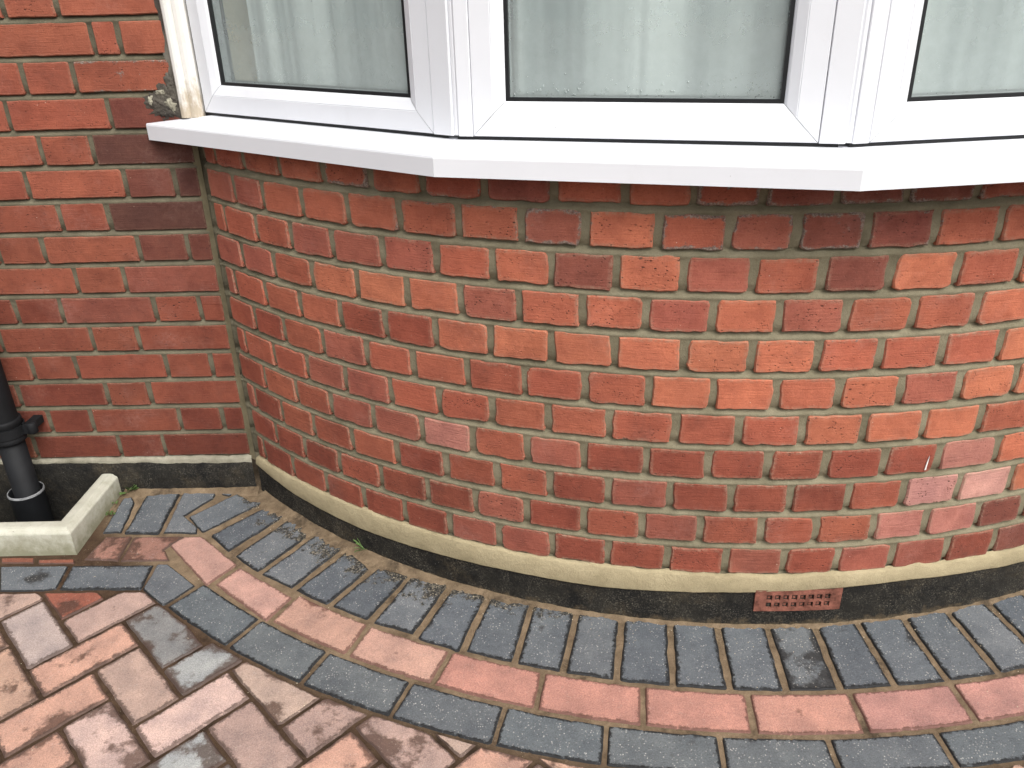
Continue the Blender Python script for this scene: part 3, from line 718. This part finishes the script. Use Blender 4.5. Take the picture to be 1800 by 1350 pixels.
nW = NT('water_drop'); M_WATER = nW.fin((0.8, 0.85, 0.84), 0.03, None, 0.5); nW.b.inputs['Transmission Weight'].default_value = 0.8; nW.b.inputs['IOR'].default_value = 1.33
tag(b.obj('water_drops', M_WATER, win, True), kind='stuff')

# ------------------------------------------------------------------ net curtain and the room behind it
def curtain(i, name, label, seed, ta, tb, depth):
    pts = []; N = 150
    for k in range(N + 1):
        t = ta + (tb - ta) * k / N
        d = -depth - 17 * vn(t * 0.012, seed, .3) - 14 * abs(vn(t * 0.02 + 4, seed, 1.3)) - 3 * vn(t * .06, seed, 4)
        pts.append((t, d))
    v = []; zs = [849, 900, 1000, 1100, 1300, 1600, 1960]
    for z in zs:
        kz = 1 + 0.25 * vn(z * .004, seed, 7)
        v += [fpt(i, t, -depth + (d + depth) * kz, z) for t, d in pts]
    n_ = N + 1
    o = mesh_obj(name, v, [(a * n_ + c, a * n_ + c + 1, (a + 1) * n_ + c + 1, (a + 1) * n_ + c) for a in range(len(zs) - 1) for c in range(N)], M_CURT, None, smooth=True)
    return tag(o, label, 'curtain', 'net curtains behind the bay window')
curtain(0, 'net_curtain', 'pale net curtain hanging in folds behind the left angled pane', 1.1, 190, LENS[0] - 30, 75)
curtain(1, 'net_curtain', 'pale net curtain hanging in folds behind the wide middle pane', 5.2, 30, LENS[1] - 30, 95)
curtain(2, 'net_curtain', 'pale net curtain hanging behind the pane at the right edge', 8.7, 30, LENS[2] - 30, 95)
curtain(3, 'net_curtain', 'pale net curtain behind the last pane round the bend of the bay', 3.7, 30, LENS[3] - 60, 85)
LI, _, _ = off_line(135)
pl = [Vector((60, 40))] + LI[1:4] + [Vector((2410, 40)), Vector((2410, 1400)), Vector((60, 1400))]
b = MB(); nn = len(pl)
b.v = [(p.x, p.y, 846) for p in pl] + [(p.x, p.y, 1975) for p in pl]
b.f = [tuple(range(nn)), tuple(range(2 * nn - 1, nn - 1, -1))]
for j in range(4, nn): b.f.append((j, (j + 1) % nn, nn + (j + 1) % nn, nn + j))
tag(b.obj('room', M_ROOM), kind='structure')
b = MB(); a = fpt(0, 62, -64, 0); c = fpt(0, 150, -210, 0); d = fpt(0, 40, -230, 0)
b.v = [(a[0], a[1], 847), (c[0], c[1], 847), (d[0], d[1], 847), (a[0], a[1], 1974), (c[0], c[1], 1974), (d[0], d[1], 1974)]
b.f = [(0, 1, 4, 3), (1, 2, 5, 4), (2, 0, 3, 5)]
b.obj('window_reveal', simple('cream_plaster', (0.55, 0.50, 0.38), 0.9, 0.2, 60, 0.06), win)

# ------------------------------------------------------------------ ground
b = MB()
PX0, PX1, PY0, PY1 = -800.0, -405.0, -212.0, 0.0          # opening of the gully pit
XS = [-30000, PX0, PX1, 30000]; YS = [-30000, PY0, PY1, 4000]
def bedz(y): return zg(y) - 3.2
fine = []
for (xa, xb, ya, yb) in ((-30000, PX0, -1500, 4000), (PX0, PX1, -1500, PY0), (PX1, 30000, -1500, 4000), (PX0, PX1, PY1, 4000), (-30000, 30000, -30000, -1500)):
    ysub = [ya] + [q for q in (-3000, -1500, 200) if ya < q < yb] + [yb]
    for y0_, y1_ in zip(ysub, ysub[1:]):
        b.add([(xa, y0_, bedz(y0_)), (xb, y0_, bedz(y0_)), (xb, y1_, bedz(y1_)), (xa, y1_, bedz(y1_))], [(0, 1, 2, 3)])
ground = tag(b.obj('ground', M_SAND), kind='structure')

GZ = Vector((0, -0.045, 1)).normalized()
def block(name, P, mat, col, damp, jit=1.6, rad=5, rimw=17, bevel=2.2, tilt=0.006, sink=0, grow=0):
    if area(P) < 0: P = P[::-1]
    if grow: P = offset_poly(P, -grow)
    cx = sum(p[0] for p in P) / len(P); cy = sum(p[1] for p in P) / len(P)
    v, fs, rim = slab([(p[0] - cx, p[1] - cy) for p in P], 30, bevel, rimw, 13, jit, rad, rnd.uniform(0, 90))
    a, c = rnd.uniform(-tilt, tilt), 0.045 + rnd.uniform(-tilt, tilt)
    v = [(x, y, z + a * x + c * y) for x, y, z in v]
    k = rnd.uniform(0.93, 1.07)
    return mesh_obj(name, v, fs, mat, ground, rim, color=(col[0] * k, col[1] * k, col[2] * k, damp), loc=(cx, cy, zg(cy) + rnd.uniform(-.6, .6) - sink))
GREY = [(0.122, 0.137, 0.151), (0.136, 0.152, 0.166), (0.150, 0.164, 0.176), (0.116, 0.131, 0.147)]
PINK = [(0.45, 0.230, 0.195), (0.46, 0.245, 0.205), (0.48, 0.290, 0.240), (0.45, 0.225, 0.200)]
# soldier course round the bay: measured blocks on the left, then joints by angle
SOLD = [[(-348, 5), (-308, -59), (-292, -177), (-336, -178)], [(-288, 10), (-205, 7), (-195, -186), (-280, -181)],
 [(-194, 3), (-105, -9), (-106, -42), (-158, -115), (-108, -162), (-100, -185), (-182, -181)],
 [(-141, -119), (-48, -24), (-2, -60), (31, -62), (-85, -181)], [(-58, -195), (58, -71), (108, -113), (2, -254)],
 [(26, -273), (124, -130), (198, -177), (93, -327)], [(107, -337), (205, -193), (280, -239), (185, -385)],
 [(201, -393), (292, -262), (350, -326), (277, -436)], [(292, -443), (372, -324), (443, -351), (372, -484)],
 [(391, -494), (454, -355), (535, -381), (475, -528)], [(490, -541), (552, -392), (620, -421), (574, -577)]]
for P in SOLD: block('edging_block', P, M_GREYPAV, rnd.choice(GREY), rnd.uniform(-.2, .25), jit=2.2, grow=2.5)
for P in ([(-96, -22), (-85, -9), (-52, -14), (-66, -33)], [(347, -290), (355, -280), (368, -293), (358, -305)]): block('block_fragment', P, M_GREYPAV, GREY[0], 0, jit=1, bevel=2, rimw=3, rad=3)
def ap(deg, rr): a = math.radians(deg); return (CX + rr * math.sin(a), CY - rr * math.cos(a))
def arc_block(name, a0, a1, b0, b1, rin, rout, mat, col, damp, sub=1, gap=3.5, **k):
    """a0,a1 joint angles on the inner arc, b0,b1 on the outer arc"""
    P = []
    for j in range(sub + 1):
        q = a0 + (a1 - a0) * j / sub; rr = rin(q) if callable(rin) else rin; P.append(ap(q + (gap / rr * 57.3 if j == 0 else -gap / rr * 57.3 if j == sub else 0), rr))
    Q = []
    for j in range(sub + 1):
        q = b0 + (b1 - b0) * j / sub; rr = rout(q) if callable(rout) else rout; Q.append(ap(q + (gap / rr * 57.3 if j == 0 else -gap / rr * 57.3 if j == sub else 0), rr))
    return block(name, P + Q[::-1], mat, col, damp, **k)
R_SB = lambda t: interp([(-40, 1893), (-25, 1886), (-15, 1880), (-5, 1876), (5, 1875), (12, 1880), (45, 1885)], t)
R_PB = lambda t: interp([(-40, 1991), (-25, 1983), (-15, 1978), (-5, 1974), (12, 1974), (45, 1980)], t)
R_GB = lambda t: interp([(-40, 2092), (-30, 2085), (-22, 2078), (-11, 2070), (0, 2052), (12, 2058), (45, 2065)], t)
R_ST = lambda t: interp([(-21, 1720), (-17, 1703), (-10, 1699), (0, 1693), (8, 1696), (14, 1702), (45, 1712)], t) + 4
sj = [(-20.57, -20.23), (-17.32, -16.87), (-14.01, -13.87), (-10.76, -10.65), (-7.42, -7.37), (-4.15, -4.06), (-0.7, -0.81), (2.59, 2.3), (5.66, 5.54), (8.95, 8.77), (12.31, 12.01)]
while sj[-1][0] < 40: sj.append((sj[-1][0] + 3.3, sj[-1][1] + 3.3))
damps = [.1, .05, 0, -.1, 0, .05, .8, 0, 0, 0, 0, 0]
for i in range(len(sj) - 1):
    col = GREY[i % 4] if i != 6 else (0.15, 0.165, 0.175)
    arc_block('edging_block', sj[i][0], sj[i + 1][0], sj[i][1], sj[i + 1][1], R_ST, lambda t: R_SB(t), M_GREYPAV, col, damps[i] if i < len(damps) else 0, 1, rnd.uniform(4.5, 7), jit=2.0)
# pink stretcher ring
for P, dm in (([(-148, -230), (-124, -199), (-80, -200), (35, -304), (-12, -372)], -.2), ([(10, -371), (48, -316), (193, -417), (156, -485)], 0.05)): block('pink_block', P, M_PINKPAV, rnd.choice(PINK), dm, grow=2)
for P, dm in (([(-334, -276), (-320, -196), (-259, -196), (-254, -283)], .62), ([(-244, -284), (-248, -199), (-131, -199), (-159, -246), (-133, -284)], .62)): block('pink_block', P, M_MIXPAV, (0.36, 0.19, 0.145), dm, grow=3)
for P in ([(-542, -268), (-461, -269), (-452, -289), (-532, -287)], [(-448, -276), (-362, -276), (-354, -291), (-440, -291)], [(-760, -268), (-556, -268), (-548, -288), (-752, -288)]): block('pink_block', P, M_MIXPAV, (0.24, 0.085, 0.052), .1, bevel=2, rimw=3, rad=3)
pj = [(-32.84, -32.56), (-26.82, -26.59), (-20.89, -20.88), (-15.01, -14.8), (-9.09, -9.01), (-3.15, -3.2), (2.73, 2.63), (8.73, 8.58)]
while pj[-1][0] < 40: pj.append((pj[-1][0] + 5.95, pj[-1][1] + 5.95))
pcol = [(0.50, 0.305, 0.235), (0.50, 0.305, 0.24), (0.47, 0.235, 0.185), (0.47, 0.235, 0.185), (0.47, 0.235, 0.185), (0.48, 0.25, 0.195), (0.46, 0.24, 0.205), (0.48, 0.25, 0.21)]
for i in range(len(pj) - 1):
    arc_block('pink_block', pj[i][0], pj[i + 1][0], pj[i][1], pj[i + 1][1], lambda t: R_SB(t) + 9, R_PB, M_PINKPAV, pcol[i] if i < len(pcol) else rnd.choice(PINK), rnd.uniform(-.15, .1), 3, rnd.uniform(3.5, 5.5), jit=1.6, rimw=13)
# outer charcoal ring and its straight run to the left
for P in ([(-527, -299), (-364, -300), (-355, -377), (-378, -384), (-480, -384)], [(-354, -300), (-161, -301), (-157, -384), (-345, -381)], [(-152, -300), (-128, -299), (-37, -374), (-86, -436), (-153, -383)],
          [(-735, -299), (-532, -299), (-485, -384), (-690, -384)], [(-943, -299), (-741, -299), (-696, -384), (-898, -384)], [(-1150, -299), (-949, -299), (-904, -384), (-1106, -384)]): block('edging_block', P, M_GREYPAV, rnd.choice(GREY), rnd.uniform(0, .3), grow=1)
gj = [(-38.91, -38.88), (-33.18, -33.15), (-27.72, -27.6), (-22.03, -21.97), (-16.43, -16.35), (-10.91, -10.81), (-5.09, -5.07), (0.43, 0.46), (6.12, 6.09)]
while gj[-1][0] < 40: gj.append((gj[-1][0] + 5.65, gj[-1][1] + 5.65))
for i in range(len(gj) - 1):
    arc_block('edging_block', gj[i][0], gj[i + 1][0], gj[i][1], gj[i + 1][1], lambda t: R_PB(t) + 9, R_GB, M_GREYPAV, [(0.128, 0.146, 0.157), (0.136, 0.152, 0.160), (0.130, 0.144, 0.152), (0.125, 0.138, 0.148)][i % 4], rnd.uniform(-.2, .1), 3, rnd.uniform(3.2, 4.6), jit=1.4)
# herringbone field
HA = math.radians(44.5); HW = 97.0; HO = (46.0, -826.0)
HU = (math.cos(HA), math.sin(HA)); HV = (-math.sin(HA), math.cos(HA))
def hp(i, j): return (HO[0] + HW * (i * HU[0] + j * HV[0]), HO[1] + HW * (i * HU[1] + j * HV[1]))
def clip(P, nx, ny, c):
    out = []
    for k in range(len(P)):
        a, b_ = P[k], P[(k + 1) % len(P)]; da = a[0] * nx + a[1] * ny - c; db = b_[0] * nx + b_[1] * ny - c
        if da >= 0: out.append(a)
        if da * db < 0: q = da / (da - db); out.append((a[0] + (b_[0] - a[0]) * q, a[1] + (b_[1] - a[1]) * q))
    return out
HC = {'lp': (0.585, 0.421, 0.369), 'be': (0.468, 0.333, 0.275), 'ta': (0.433, 0.322, 0.263), 'mv': (0.409, 0.287, 0.246), 'sa': (0.526, 0.310, 0.234), 'gd': (0.234, 0.234, 0.228), 'gl': (0.351, 0.363, 0.357), 'rd': (0.292, 0.099, 0.064), 'gp': (0.445, 0.363, 0.333), 'or': (0.515, 0.333, 0.246)}
HM = {('h', 0, 0): ('lp', -.3), ('v', 0, 1): ('be', 0), ('v', 1, -2): ('mv', 0), ('h', -1, -1): ('gl', .55), ('h', 1, 1): ('gl', .62), ('v', 1, 2): ('gd', .60), ('v', 2, -1): ('ta', .5), ('h', 2, -2): ('mv', .45),
      ('h', 0, 4): ('mv', .05), ('h', -1, 3): ('sa', .40), ('h', -2, 2): ('sa', .45), ('v', -1, 4): ('gp', .1), ('v', -1, 0): ('lp', .58), ('v', -2, 3): ('or', .25), ('v', 3, -4): ('mv', .65), ('v', 2, -5): ('be', .45), ('v', 0, 5): ('rd', .45), ('v', 0, -3): ('gl', .4), ('h', 3, -1): ('sa', .3)}
cells = []
for i in range(-16, 26):
    for j in range(-26, 12):
        k = (i - j) % 4
        if k == 0: cells.append(('h', i, j, [hp(i, j), hp(i + 2, j), hp(i + 2, j + 1), hp(i, j + 1)]))
        if k == 3: cells.append(('v', i, j, [hp(i, j), hp(i + 1, j), hp(i + 1, j + 2), hp(i, j + 2)]))
for (kd, i, j, P) in cells:
    cx = sum(p[0] for p in P) / 4; cy = sum(p[1] for p in P) / 4
    if not (-900 < cx < 2000 and -1350 < cy < -300): continue
    ang = math.degrees(math.atan2(cx - CX, CY - cy))
    P = offset_poly(P, 2.8)
    rc = R_GB(ang) + 6
    a = math.radians(ang)
    if ang > -42:
        if max(math.hypot(p[0] - CX, p[1] - CY) for p in P) < rc: continue
        P = clip(P, math.sin(a), -math.cos(a), CX * math.sin(a) - CY * math.cos(a) + rc)
    if cx < -60: P = clip(P, 0, -1, 390)
    if len(P) < 3 or abs(area(P)) < 700: continue
    Pn = [P[0]]
    for q in P[1:]:
        if math.hypot(q[0] - Pn[-1][0], q[1] - Pn[-1][1]) > 6: Pn.append(q)
    if math.hypot(Pn[0][0] - Pn[-1][0], Pn[0][1] - Pn[-1][1]) < 6: Pn.pop()
    if len(Pn) < 3: continue
    nm, dm = HM.get((kd, i, j), (rnd.choice(['be', 'ta', 'mv', 'sa', 'sa', 'lp', 'gl', 'or']), rnd.uniform(.1, .75)))
    block('paving_block', Pn, M_MIXPAV, HC[nm], dm, jit=2.2, rad=6, rimw=17, bevel=2.8)

# sand washed against the plinth, ragged where it runs over the ends of the blocks
def sand_ridge():
    v = []; NR = 7; N = 620; fs = []
    for q in range(N + 1):
        s = S0 + 14 + (S1 - S0 - 28) * q / N
        wd = interp([(-1352, 46), (-1100, 40), (-900, 34), (-650, 20), (-300, 12), (200, 9), (1400, 12)], s)
        wd *= 1 + 0.55 * vn(s * .02, 3, 3) + 0.5 * vn(s * .09, 1, 9)
        wd = max(wd, 5)
        for k in range(NR):
            e = k / (NR - 1); d = 4 + e * wd
            p = bay_pt(s, 0, d); z = zg(p[1]) + 5.5 * (1 - e) ** 1.3 - (2.6 if k == NR - 1 else 0) + 1.1 * vn(p[0] * .08, p[1] * .08, 2) + .5
            v.append((p[0], p[1], z))
    for q in range(N):
        for k in range(NR - 1): fs.append((q * NR + k, q * NR + k + 1, (q + 1) * NR + k + 1, (q + 1) * NR + k))
    return tag(mesh_obj('sand', v, fs, M_SAND, None, smooth=True), 'brown jointing sand washed up along the foot of the curved wall', 'sand', kind='stuff')
sand_ridge()
b = MB(); NR = 5
for q in range(61):
    x = -352 + q * 6.0; wd = (26 + 8 * vn(x * .05, 1, 1)) * interp([(-352, 1.6), (-300, 1.1), (-200, .7), (10, 1)], x)
    for k in range(NR):
        e = k / (NR - 1); y = -4 - e * wd; b.v.append((x, y, zg(y) + 9 * (1 - e) ** 1.4 - (3 if k == NR - 1 else 0) + 1.2 * vn(x * .08, y * .08, 2)))
for q in range(60):
    for k in range(NR - 1): b.f.append((q * NR + k, q * NR + k + 1, (q + 1) * NR + k + 1, (q + 1) * NR + k))
tag(b.obj('sand', M_SAND, None, True), 'brown sand heaped along the flat wall next to the concrete kerb', 'sand', kind='stuff')
# loose grit
b = MB()
for q in range(520):
    if q % 2:
        s = rnd.uniform(S0 + 20, 700); d = 6 + abs(rnd.gauss(0, 34)); p = bay_pt(s, 0, d)
    else:
        p = (rnd.uniform(-340, 1900), rnd.uniform(-1000, -100), 0)
        if math.hypot(p[0] - CX, p[1] - CY) < RB + 12: continue
    z = zg(p[1]) + 0.6; s_ = rnd.uniform(0.5, 1.5) * (1.5 if rnd.random() < .06 else 1)
    a = rnd.uniform(0, 6.3); ring = [(p[0] + s_ * math.cos(a + k * 1.57) * rnd.uniform(.6, 1.2), p[1] + s_ * math.sin(a + k * 1.57) * rnd.uniform(.6, 1.2), z - .4) for k in range(4)]
    b.add(ring + [(p[0], p[1], z + s_ * .8)], [(0, 1, 4), (1, 2, 4), (2, 3, 4), (3, 0, 4)])
tag(b.obj('grit', simple('pale_grit', (0.50, 0.43, 0.32), 0.9, 0.3, 300, 0.4)), 'pale grit scattered over the block paving', 'grit', kind='stuff')

# ------------------------------------------------------------------ gully: kerb, pit, pipe
kerb = thing('gully_kerb', (-400, -130, zg(-130)), 'pale concrete kerb with a moulded top round the drain gully', 'kerb')
KT = -41.0
def kerb_arm(path):
    """path: list of (outer point, inner direction) swept with the kerb profile, mitred"""
    prof_ = [(0, -150), (0, KT - 13), (1.0, KT - 10), (3.5, KT - 8), (5.5, KT - 7.2), (7.5, KT - 5), (11, KT - 1.5), (17, KT), (34, KT), (40, KT - 2), (43, KT - 6), (44, KT - 12), (44, -230)]
    v = []; n_ = len(path)
    for (d, z) in prof_:
        for (o_, dr) in path: v.append((o_[0] + dr[0] * d, o_[1] + dr[1] * d, z + .6 * vn(o_[0] * .02, d * .1, 1)))
    fs = [(a_ * n_ + c, (a_ + 1) * n_ + c, (a_ + 1) * n_ + c + 1, a_ * n_ + c + 1) for a_ in range(len(prof_) - 1) for c in range(n_ - 1)]
    fs.append(tuple(a_ * n_ for a_ in range(len(prof_)))[::-1]); fs.append(tuple(a_ * n_ + n_ - 1 for a_ in range(len(prof_))))
    return v, fs
v, fs = kerb_arm([((-362, -8), (-1, 0)), ((-364, -258), (-1.0, 1.0))]); mesh_obj('kerb_side', v, fs, M_CONC, kerb)
v, fs = kerb_arm([((-364, -258), (-1.0, 1.0)), ((-840, -262), (1.0, 1.0))]); mesh_obj('kerb_front', v, fs, M_CONC, kerb)
v, fs = kerb_arm([((-840, -262), (1.0, 1.0)), ((-838, -8), (1.0, 0))]); mesh_obj('kerb_side', v, fs, M_CONC, kerb)
b = MB(); b.v = [(PX0, PY0, -260), (PX1, PY0, -260), (PX1, PY1, -260), (PX0, PY1, -260), (PX0, PY0, -60), (PX1, PY0, -60), (PX1, PY1, -60), (PX0, PY1, -60)]
b.f = [(0, 1, 2, 3), (0, 4, 5, 1), (1, 5, 6, 2), (3, 7, 4, 0)]
tag(b.obj('gully_pit', M_DARK), kind='structure')
PXc, PYc = -577.0, -60.0
pipe = thing('downpipe', (PXc, PYc, -150), 'black plastic downpipe fixed to the flat brick wall at the left edge', 'pipe')
b = MB(); b.lathe(PXc, PYc, [(31, -190), (31, 108), (29, 108)], 40); b.obj('pipe_section', M_PLASTIC, pipe, True)
b = MB(); b.lathe(PXc, PYc, [(33.5, 150), (33.5, 1500)], 40); b.obj('pipe_section', M_PLASTIC, pipe, True)
b = MB(); b.lathe(PXc, PYc, [(31, 96), (38, 94), (39.5, 97), (39.5, 106), (37.5, 109), (37.5, 140), (39.5, 143), (39.5, 152), (38, 155), (33.5, 156)], 40); b.obj('pipe_collar', M_PLASTIC, pipe, True)
b = MB(); b.lathe(PXc, PYc, [(39, 112), (43, 112), (43, 137), (39, 137)], 40)
b.box(PXc + 36, PXc + 63, PYc - 3, PYc + 4, 112, 137); b.box(PXc - 63, PXc - 36, PYc - 3, PYc + 4, 112, 137)
b.box(PXc + 40, PXc + 62, PYc + 4, -2, 115, 134); b.box(PXc - 62, PXc - 40, PYc + 4, -2, 115, 134)
b.obj('pipe_bracket', M_PLASTIC, pipe)
b = MB(); b.lathe(PXc + 60, PYc + 8, [(0.1, 110), (11, 110), (13, 113), (13, 136), (11, 139), (0.1, 139)], 20); b.obj('bracket_lug', M_PLASTIC, pipe, True)
sock = thing('drain_socket', (PXc, PYc, -230), 'open black drain socket in the gully pit receiving the downpipe', 'drain')
b = MB(); b.lathe(PXc - 3, PYc, [(42, -260), (42, -66), (43.5, -62), (43.5, -56), (41.5, -54.5), (39.5, -56), (39.5, -220)], 44); b.obj('socket_body', M_PLASTIC, sock, True)
b = MB(); b.lathe(PXc - 3, PYc, [(43.9, -59), (43.2, -54.6), (41.5, -53.6), (40.5, -54.6)], 44); b.obj('worn_rim', simple('scuffed_rim', (0.20, 0.205, 0.21), 0.5, 0.3, 300, 0.5), sock, True)

# ------------------------------------------------------------------ weeds
def weed(x, y, zoff, n_, ln, label, narrow=False, seed=0):
    R_ = random.Random(seed)
    w = thing('weed', (x, y, zg(y)), label, 'weed', None)
    for k in range(n_):
        a = R_.uniform(0, 6.28); el = R_.uniform(.35, 1.1); L_ = ln * R_.uniform(.6, 1.1)
        d = Vector((math.cos(a) * math.cos(el), math.sin(a) * math.cos(el), math.sin(el))); sd_ = Vector((-math.sin(a), math.cos(a), 0))
        o_ = Vector((x + R_.uniform(-5, 5), y + R_.uniform(-5, 5), zg(y) + zoff))
        m_ = MB(); wd = L_ * (.12 if narrow else .6)
        st = [(0, .06, 0), (.35, .10 if not narrow else .8, 0), (.55, .8, 1), (.75, 1.0, 1.5), (.92, .6, .5), (1.0, .05, -1)]
        for (t, q, up) in st:
            c = o_ + d * (L_ * t) + Vector((0, 0, up - 3.5 * t * t))
            m_.v += [tuple(c - sd_ * wd * .5 * q + Vector((0, 0, 1))), tuple(c), tuple(c + sd_ * wd * .5 * q + Vector((0, 0, 1)))]
        for i in range(len(st) - 1):
            for j in range(2): m_.f.append((i * 3 + j, i * 3 + j + 1, i * 3 + j + 4, i * 3 + j + 3))
        m_.obj('leaf', M_LEAF, w, True)
weed(-338, 0 - 14, 5, 11, 30, 'small green weed in the corner of the concrete kerb and the plinth', seed=3)
weed(-350, -105, 2, 7, 15, 'tiny green weed low along the side of the concrete kerb', seed=5)
weed(-352, -62, 2, 6, 13, 'tiniest weed sprouting halfway along the kerb side near the plinth', seed=8)
weed(330, -262, 4, 20, 36, 'spiky grey green weed growing in the sand at the curved plinth', True, seed=11)
